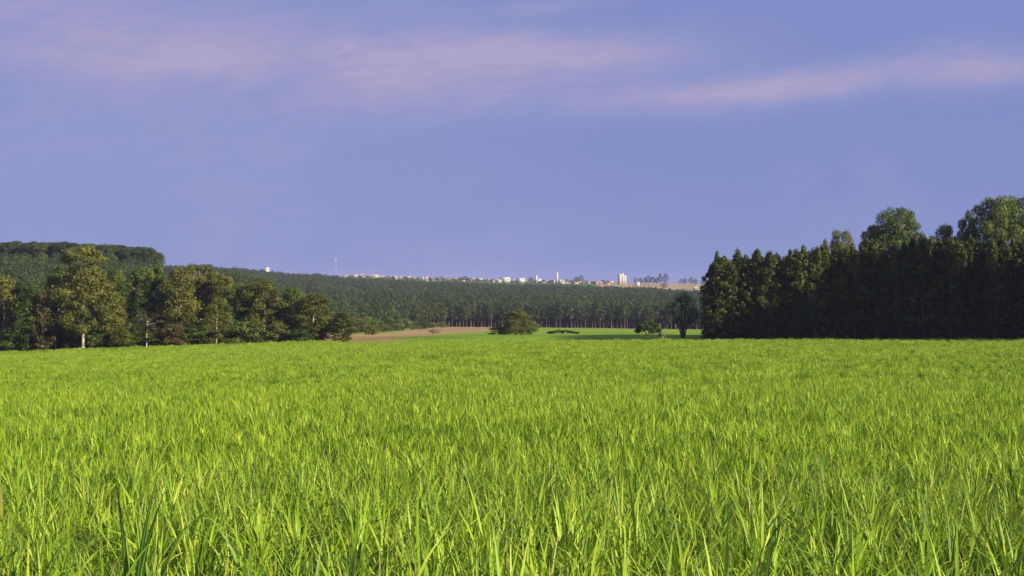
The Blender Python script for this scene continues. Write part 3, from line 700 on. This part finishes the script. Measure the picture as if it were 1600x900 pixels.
def gable(name, w, d, z, h, mat, parent, over=.5):
    a, b = w/2+over, d/2+over
    V = [(-a, -b, z), (a, -b, z), (a, b, z), (-a, b, z), (-a, 0, z+h), (a, 0, z+h)]
    return link(name, make_mesh(name, V, [(0, 1, 5, 4), (2, 3, 4, 5), (0, 4, 3), (1, 2, 5), (0, 3, 2, 1)], None, (mat,)), parent)
def house(px, depth, ybase, w, h, mat, roof, label, group=None, flat=False, rz=0.0, name='house'):
    x, y = at(px, depth); z = EYE + (450-ybase)/F*depth; g = gz(x, y)
    root = link(name, None); z0 = min(z, g+2.0); root.location = (x, y, g-.1); root.rotation_euler = (0, 0, rz)
    tag(root, label, 'house' if name in ('house', 'ridge_building') else 'building', group); base = max(0, z0-g)
    d = w*.8
    box('wall', (0, 0, 0), (w, d, h+base), mat, root)
    if flat: box('roof', (0, 0, h+base), (w+.5, d+.5, .35), roof, root)
    else: gable('roof', w, d, h+base+.003, w*.18, roof, root)
    for k in (-1, 1): box('window', (k*w*.24, -d/2-.03, base+h*.35), (w*.14, .1, h*.35), M_GLASS, root)
    return root
for i in range(118):
    px = 540 + i*3.58 + random.uniform(-5, 5)
    if 957 < px < 990: continue
    yb = np.interp(px, [540, 620, 700, 780, 900, 960], [431.5, 433.5, 436.5, 439, 441.5, 442.5])
    dp = random.uniform(2750, 3000)
    mt = random.choice([M_WHITE, M_CREAM, M_CREAM, M_PINK, M_PINK, M_GREYW, M_GREYW])
    house(px, dp, yb + random.uniform(-.6, 2.6), random.uniform(5, 11), random.uniform(2.4, 3.6), mt, random.choice([M_TILE, M_TILE, M_ROOFW]),
          'tiny pale house in the town along the skyline', 'houses of the town', flat=random.random() < .3, rz=random.uniform(-.5, .9))
house(789, 2800, 440, 17, 8.5, M_WHITE, M_ROOFW, 'long white block at the left of the town centre', flat=True, rz=.25, name='white_block')
house(813, 2800, 439, 14, 6.5, M_WHITE, M_ROOFW, 'second long white block just right of the first', flat=True, rz=.25, name='white_block')
house(996, 2700, 442.5, 7, 4.5, M_WHITE, M_ROOFW, 'small bright white house right of the apartment tower', rz=.6)
house(1090, 2450, 446, 14, 2.6, M_CREAM, M_ROOFW, 'low pale shed on the dry field by the plantation edge', rz=.2, name='shed')
house(878, 2780, 442, 12, 4, M_CREAM, M_ROOFW, 'pale gabled hall beside the slim chimney tower', rz=.4, name='hall')
def tower(px, depth, ybase, ytop, w, mat, label, name, cat):
    x, y = at(px, depth); g = gz(x, y); H = EYE+(450-ytop)/F*depth - g
    root = link(name, None); root.location = (x, y, g-.1); root.rotation_euler = (0, 0, .35); tag(root, label, cat)
    return root, H
root, H = tower(417, 2060, 424, 418.2, 7, M_WHITE, 'lone white box-like building on the wooded ridge at left', 'ridge_building', 'building')
box('wall', (0, 0, 0), (6.4, 5, H), M_WHITE, root); box('roof', (0, 0, H+.003), (6.8, 5.4, .4), M_ROOFW, root); box('window', (1.2, -2.53, H-3.2), (1.4, .1, 1.4), M_GLASS, root)
root, H = tower(838, 2800, 440, 430.5, 4, M_WHITE, 'white water tower standing above the low roofs', 'water_tower', 'tower')
box('wall', (0, 0, 0), (3.4, 3.4, H), M_WHITE, root); box('cap', (0, 0, H+.003), (4.0, 4.0, .5), M_ROOFW, root); box('annex', (6, 0, 0), (8, 5, H*.55), M_WHITE, root)
root, H = tower(870, 2790, 442, 424.5, 3, M_PINK, 'slim chimney-like tower, half dark half pale', 'chimney_tower', 'tower')
box('shaft', (0, 0, 0), (2.2, 2.2, H), M_PINK, root); box('pale_shaft', (1.9, .3, 0), (1.5, 2.0, H*.86), M_WHITE, root); box('cap', (0, 0, H+.003), (2.7, 2.7, .6), M_GREYW, root)
root, H = tower(972, 2780, 443, 425, 16, M_CREAM, 'tall pale apartment block, the highest in the town', 'apartment_tower', 'building'); root.scale = (.85, .85, .93)
box('wall', (-5.5, 0, 0), (7, 9, H*.90), M_CREAM, root); box('wall', (5.5, .6, 0), (7, 9, H*.80), M_WHITE, root); box('stair_tower', (-.4, -1.2, 0), (3.2, 9, H), M_WHITE, root); box('link', (1.7, 1.0, 0), (.9, 7, H*.78), M_GREYW, root)
for k in range(6):
    for q in (-7.4, -3.9, 4.0, 7.2): box('window', (q, (-4.53 if q < 0 else -3.93), 2.0+k*H*.125), (1.4, .12, 1.3), M_GLASS, root)
# radio masts and poles
def mast(px, depth, ytop, w, label, banded=True, name='radio_mast'):
    x, y = at(px, depth); g = gz(x, y); H = EYE+(450-ytop)/F*depth - g
    root = link(name, None); root.location = (x, y, g-.1); tag(root, label, 'mast')
    n = 8 if banded else 1
    for s in range(n):
        a = Acc(); z0, z1 = H*s/n, H*(s+1)/n
        if banded:
            for k in range(4):
                ang = math.pi/4+k*math.pi/2; f0 = 1-.55*s/n; f1 = 1-.55*(s+1)/n
                p0 = np.array([w*f0*math.cos(ang), w*f0*math.sin(ang), z0]); p1 = np.array([w*f1*math.cos(ang), w*f1*math.sin(ang), z1])
                ang2 = ang+math.pi/2; q1 = np.array([w*f1*math.cos(ang2), w*f1*math.sin(ang2), z1])
                a.add(*tube([p0, p1], [.11, .11], 5)); a.add(*tube([p0, q1], [.06, .06], 4)); a.add(*tube([p1, q1], [.06, .06], 4))
        else:
            a.add(*tube([(0, 0, 0), (0, 0, H)], [.28, .16], 6)); a.add(*tube([(-1.0, 0, H*.93), (1.0, 0, H*.93)], [.12, .12], 4))
        link('mast_section' if banded else 'pole', make_mesh('mast_section', *a.get(), None, ((M_REDP if s % 2 else M_PINK) if banded else M_CONC,)), root)
    if banded:
        a = Acc(); a.add(*tube([(0, 0, H), (0, 0, H+3)], [.15, .06], 5)); link('antenna', make_mesh('antenna', *a.get(), None, (M_STEEL,)), root)
        th = np.linspace(0, 2*math.pi, 15)[:-1]; R = 1.6
        V = [(R*math.cos(t), -w*.7-.3, H*.9+R*math.sin(t)) for t in th] + [(0, -w*.7, H*.9)]
        link('dish', make_mesh('dish', V, [(i, (i+1) % 14, 14) for i in range(14)], None, (M_WHITE,)), root)
mast(525, 2700, 401, 1.7, 'tall red and white lattice radio mast on the skyline')
mast(752, 2900, 424, .3, 'thin pole left of the long white blocks', False, 'pole'); mast(789, 2900, 423, .3, 'thin pole above the first white block', False, 'pole')
mast(1048, 2500, 431, .3, 'left one of two pale poles on the dry field', False, 'pole'); mast(1056, 2500, 431, .3, 'right one of two pale poles on the dry field', False, 'pole')
mast(1090, 2440, 434, .3, 'pale pole next to the low shed', False, 'pole'); mast(534, 2700, 420, .3, 'short thin pole right of the lattice mast', False, 'pole')
# town trees
TT = [(690, 432, 14), (700, 434, 12), (720, 433, 12), (728, 431, 10), (735, 434, 14), (655, 433, 12), (830, 433, 10), (849, 437, 10), (884, 436, 12), (892, 437, 12), (901, 432, 12), (908, 429.5, 9), (993, 433, 7), (1001, 434, 8), (1008, 433, 8),
      (1013, 430, 9), (1020, 432, 9), (1026, 433, 9), (1032, 427, 9), (1040, 426.5, 10), (1038, 441, 10), (1064, 435, 7), (1070, 434, 7), (1080, 433, 10), (1087, 435, 8), (1099, 435, 9), (605, 431, 12), (560, 430, 10), (770, 436, 12), (942, 437, 10), (548, 429, 8), (569, 429.5, 12), (583, 431, 9), (613, 432, 10), (632, 432, 12), (641, 433, 9), (672, 434, 12), (681, 433, 9), (710, 435, 12), (746, 435, 14), (757, 436, 10), (800, 438, 8), (858, 438, 9), (915, 438, 12), (928, 439, 9), (950, 438, 9)]
for i, (px, yt, wp) in enumerate(TT):
    dp = 2450 if (px == 1038) else 2715 + 15*(i % 3)
    x, y = at(px, dp); H = max(4, EYE+(450-yt)/F*dp - gz(x, y))
    plant_tree('town_tree', 'far', i % 5, x, y, H, wp/F*dp*1.05, M_FAR, M_BARKD, 'hazy tree standing among the buildings of the town', cat='tree', group='trees of the town')

# ------------------------------------------------------------------ sugarcane
M_CANE = leaf_material('cane_leaves', (.030, .100, .005), (.240, .405, .013), (.52, .62, .055), .31, .48, .25, rib=(.42, .48, .14), dry=(.40, .35, .10), jitter=.34, wave=.55)
def leaf_strip(root, az, length, lean0, lean1, width, segs, r, fold=.25, twist=0.0, three=True):
    """a cane leaf: strip bending over from lean0 to lean1 (radians from vertical)"""
    t = np.linspace(0, 1, segs+1); P = [np.asarray(root, float)]
    for k in range(segs):
        tm = (k+.5)/segs; th = lean0+(lean1-lean0)*tm**1.7; st = length/segs
        P.append(P[-1]+st*np.array([math.sin(th)*math.cos(az), math.sin(th)*math.sin(az), math.cos(th)]))
    P = np.array(P); V = []; rib = []; dry = []
    dryt = max(0, r.uniform(-.8, .6))
    for k in range(segs+1):
        w = width*(.42+1.16*t[k]-.0)*.9 if t[k] < .45 else width*.85*(1-((t[k]-.45)/.55)**1.6)
        w = max(w, .0012)
        a = az+math.pi/2+twist*t[k]; sd = np.array([math.cos(a), math.sin(a), 0])*w/2
        up = np.array([0, 0, 1.0])*w*fold
        V += [P[k]-sd+up*.6, P[k]-up*.4, P[k]+sd+up*.6] if three else [P[k]-sd, P[k]+sd]
        rib += [0, 1, 0] if three else [.3, .3]
        dv = max(0, (t[k]-.72)/.28)*dryt; dry += [dv, dv*.6, dv] if three else [dv, dv]
    c = 3 if three else 2; Fq = []
    for k in range(segs):
        for j in range(c-1): Fq.append((k*c+j, k*c+j+1, (k+1)*c+j+1, (k+1)*c+j))
    return np.array(V), np.array(Fq), np.array(rib, float), np.array(dry, float)

class Plant:
    def __init__(s): s.a = Acc(); s.rib = []; s.dry = []; s.t = []
    def add(s, V, Fq, rib, dry, tint): s.a.add(V, Fq); s.rib.append(rib); s.dry.append(dry); s.t.append(np.full(len(V), tint))
    def mesh(s, name):
        V, Fq = s.a.get(); return make_mesh(name, V, Fq, {'tint': np.clip(np.concatenate(s.t), -.3, 1.2), 'rib': np.concatenate(s.rib), 'dry': np.clip(np.concatenate(s.dry), 0, 1)}, (M_CANE,), smooth=True)

def cane_clump(P, r, cx, cy, nst, segs, three, wmul=1.0, hs=1.0, lm=1.0):
    for s in range(nst):
        a = r.uniform(0, 6.28); q = r.uniform(0, .13)
        bx, by = cx+q*math.cos(a), cy+q*math.sin(a); sh = r.uniform(.12, .42)*hs
        for l in range(r.integers(4, 7)):
            az = a+l*math.pi+r.normal()*.7; ln = r.uniform(.50, .95)*hs*lm
            l0 = abs(r.normal()*.15)+.04; l1 = l0+abs(r.normal()*.85)+.10
            if r.random() < .34: l1 += r.uniform(.6, 1.5)
            dr = r.random() < .022
            V, Fq, rb, dy = leaf_strip((bx, by, sh*(.35+.65*l/5)), az, ln, l0, l1, r.uniform(.018, .036)*wmul, segs, r, twist=r.normal()*.9, three=three)
            if dr: dy = np.maximum(dy, .75)
            P.add(V, Fq, rb, dy, r.normal()*.24+.52)
near_m, mid_m, far_m = [], [], []
for v in range(9):
    P = Plant(); r = np.random.default_rng(500+v); cane_clump(P, r, 0, 0, 4, 7, True); near_m.append(P.mesh('cane_plant'))
for v in range(6):
    P = Plant(); r = np.random.default_rng(600+v); cane_clump(P, r, 0, 0, 4, 4, False, 1.0, 1.0, .74); mid_m.append(P.mesh('cane_plant'))
for v in range(5):
    P = Plant(); r = np.random.default_rng(700+v)
    for k in range(14): cane_clump(P, r, r.uniform(-.5, .5), r.uniform(-1.5, 1.5), 4, 3, False, 1.25, 1.0, .70)
    far_m.append(P.mesh('cane_plant'))

def build_cane():
    ra = math.radians(16.5); ux, uy = math.sin(ra), math.cos(ra); vx, vy = uy, -ux      # row direction, across
    pts = []; vi = []; rot = []; scl = []
    def field_end(xp): return np.interp(xp, [-400, 500, 560, 1100, 1140, 2000], [322, 320, 300, 290, 290, 270])
    def emit(step, along, lo, hi, base, nv, jit, hs):
        rows = np.arange(-420, 420, step) ; al = np.arange(-60, 420, along)
        A, B = np.meshgrid(rows, al); A = A.ravel(); B = B.ravel()
        A = A + rng.normal(size=len(A))*jit; B = B + rng.uniform(-.5, .5, len(B))*along
        X = A*vx + B*ux; Y = A*vy + B*uy
        xp = 800+X/np.maximum(Y, 1)*F
        end = np.where(xp > 1100, np.minimum(field_end(xp), right_depth(xp)-3), field_end(xp))
        k = (Y > lo) & (Y < np.minimum(hi, end)) & (np.abs(X) < .45*Y+3.5)
        X, Y = X[k], Y[k]; n = len(X)
        z = ground_z(X, Y)
        pts.append(np.stack([X, Y, z-.02], 1)); vi.append(base+rng.integers(0, nv, n))
        R = np.zeros((n, 3)); R[:, :2] = rng.normal(size=(n, 2))*.06
        R[:, 2] = rng.uniform(0, 6.28, n) if base < 15 else (-ra + math.pi*rng.integers(0, 2, n) + .12*rng.normal(size=n))
        rot.append(R)
        big = .5+.5*np.sin(X*.21+2*np.sin(Y*.05))*np.sin(Y*.13+X*.05)
        s = hs*(.86+.18*big+.15*np.clip(rng.normal(size=n), -2.2, 2.2)); scl.append(np.stack([s, s, s*(1+.06*rng.normal(size=n))], 1))
    emit(.70, .22, 3.0, 26, 0, 9, .18, .92)
    emit(.70, .23, 26, 95, 9, 6, .18, .92)
    emit(1.4, 1.7, 95, 340, 15, 5, .30, .92)
    pts_ = np.concatenate(pts)
    print('cane instances', [len(p) for p in pts])
    stuff_mass('sugarcane', pts_, np.concatenate(vi), np.concatenate(rot), np.concatenate(scl), near_m+mid_m+far_m, 'bright green young sugarcane covering the whole near field', 'sugarcane')
build_cane()

# plants that stand out at the near edge, each leaf a part of its own
def cane_plant(px, depth, leaves, tint, label, top=.95):
    x, y = at(px, depth); r = np.random.default_rng(int(px)); root = link('sugarcane_plant', None)
    root.location = (x, y, gz(x, y)); root.scale = (1.0, 1.0, 1.15); tag(root, label, 'sugarcane plant', 'tall sugarcane plants at the near edge')
    st = Acc(); st.add(*tube([(0, 0, -.05), (.01, .01, top*.22), (0, .02, top*.45)], [.016, .014, .008], 6))
    link('stem', make_mesh('stem', *st.get(), {'tint': np.full(st.n, .4), 'rib': np.zeros(st.n), 'dry': np.zeros(st.n)}, (M_CANE,), smooth=True), root)
    for k, (azd, ln, l0, l1, w) in enumerate(leaves):
        P = Plant(); V, Fq, rb, dy = leaf_strip((r.normal()*.012, r.normal()*.012, top*(.10+.32*k/len(leaves))), math.radians(azd)+r.normal()*.25, ln, l0+.03, l1*1.25+.15, w*.82, 12, r, twist=r.normal()*.8)
        P.add(V, Fq, rb, dy, tint+r.normal()*.09); link('leaf', P.mesh('leaf'), root)
R_, L_ = 0, 180       # leaf azimuths: 0 towards the right of the photo, 180 towards its left, 270 towards the camera
cane_plant(205, 9.2, [(95, 1.15, .0, .15, .060), (10, 1.2, .12, .45, .055), (175, 1.15, .10, .40, .055), (5, 1.05, .22, .75, .05), (185, 1.0, .25, .8, .05), (60, 1.2, .05, .2, .055), (130, 1.2, .05, .22, .055), (350, 1.1, .06, .28, .05), (20, 1.15, .16, 1.0, .045)], .06, 'dark green upright fanned tuft of cane low at the left', 1.0)
cane_plant(160, 8.9, [(182, 1.05, .15, 1.35, .045), (172, .95, .20, 1.5, .040), (190, 1.1, .10, 1.2, .042), (40, .9, .1, .7, .04)], .55, 'cane plant with pale leaves arching far to the left, beside the dark tuft')
cane_plant(800, 9.0, [(95, 1.0, .02, .2, .045), (120, 1.05, .05, .35, .05), (60, .95, .04, .3, .045), (0, .9, .15, 1.1, .035)], .78, 'cane plant with broad pale straight leaves low in the middle')
cane_plant(985, 8.8, [(90, 1.15, .0, .08, .045), (85, 1.0, .05, .2, .04), (180, .9, .15, .9, .035), (10, .9, .12, 1.0, .035)], .70, 'cane plant with one tall straight pale blade right of the middle')
cane_plant(1075, 8.9, [(180, 1.05, .12, 1.25, .05), (165, 1.0, .08, .8, .042), (80, 1.0, .03, .3, .04)], .42, 'cane plant whose wide green blade bends over to the left')
cane_plant(1128, 8.9, [(75, 1.15, .06, .16, .055), (100, 1.0, .03, .25, .04), (200, .95, .15, 1.1, .035)], .72, 'cane plant with a broad pale upright blade, left of the hooked leaf')
cane_plant(1162, 8.9, [(12, 1.45, .10, 2.1, .042), (40, 1.1, .08, .4, .05), (170, .9, .1, .9, .035)], .50, 'cane plant with a long leaf hooked over to the right')
cane_plant(1180, 8.8, [(60, 1.12, .10, .30, .055), (85, 1.0, .06, .22, .05), (20, 1.0, .12, .8, .04)], .25, 'dark broad-leaved cane plant just right of the hooked leaf', 1.0)
cane_plant(1490, 9.0, [(120, 1.1, .06, .35, .05), (60, 1.05, .04, .3, .05), (180, 1.0, .12, 1.1, .04), (0, .95, .12, .9, .04)], .62, 'large leafy cane plant near the lower right corner')
cane_plant(480, 9.0, [(35, 1.05, .15, .75, .045), (70, 1.0, .06, .4, .04), (150, 1.0, .1, .6, .04)], .30, 'cane plant with a green blade slanting up right, left of the middle')
cane_plant(620, 9.1, [(100, 1.05, .03, .2, .04), (150, 1.0, .08, .6, .042), (30, 1.0, .1, .8, .04)], .55, 'slim cane plant between the slanting blade and the broad pale plant')
cane_plant(1330, 9.0, [(165, 1.15, .1, 1.3, .04), (90, 1.1, .03, .2, .045), (10, 1.05, .1, 1.2, .04)], .60, 'cane plant arching both ways, midway between hooked leaf and lower right plant')
# ------------------------------------------------------------------ air
def haze():
    m, N, L = nodes_mat('air'); out = N.new('ShaderNodeOutputMaterial'); v = N.new('ShaderNodeVolumePrincipled')
    v.inputs['Color'].default_value = (.58, .60, .95, 1); v.inputs['Density'].default_value = .000065; v.inputs['Anisotropy'].default_value = 0.0
    L.new(v.outputs[0], out.inputs['Volume'])
    zmin = float(ground_z(np.linspace(-6300, 6300, 200)[None, :], np.linspace(-300, 7000, 300)[:, None]).min())
    o = link('haze', make_mesh('haze', boxv(0, 3450, zmin-1.5, 13200, 8000, 75-zmin), np.array(BOXF), None, (m,))); tag(o, 'thin violet air haze over the whole landscape', 'haze', kind='stuff')
haze()
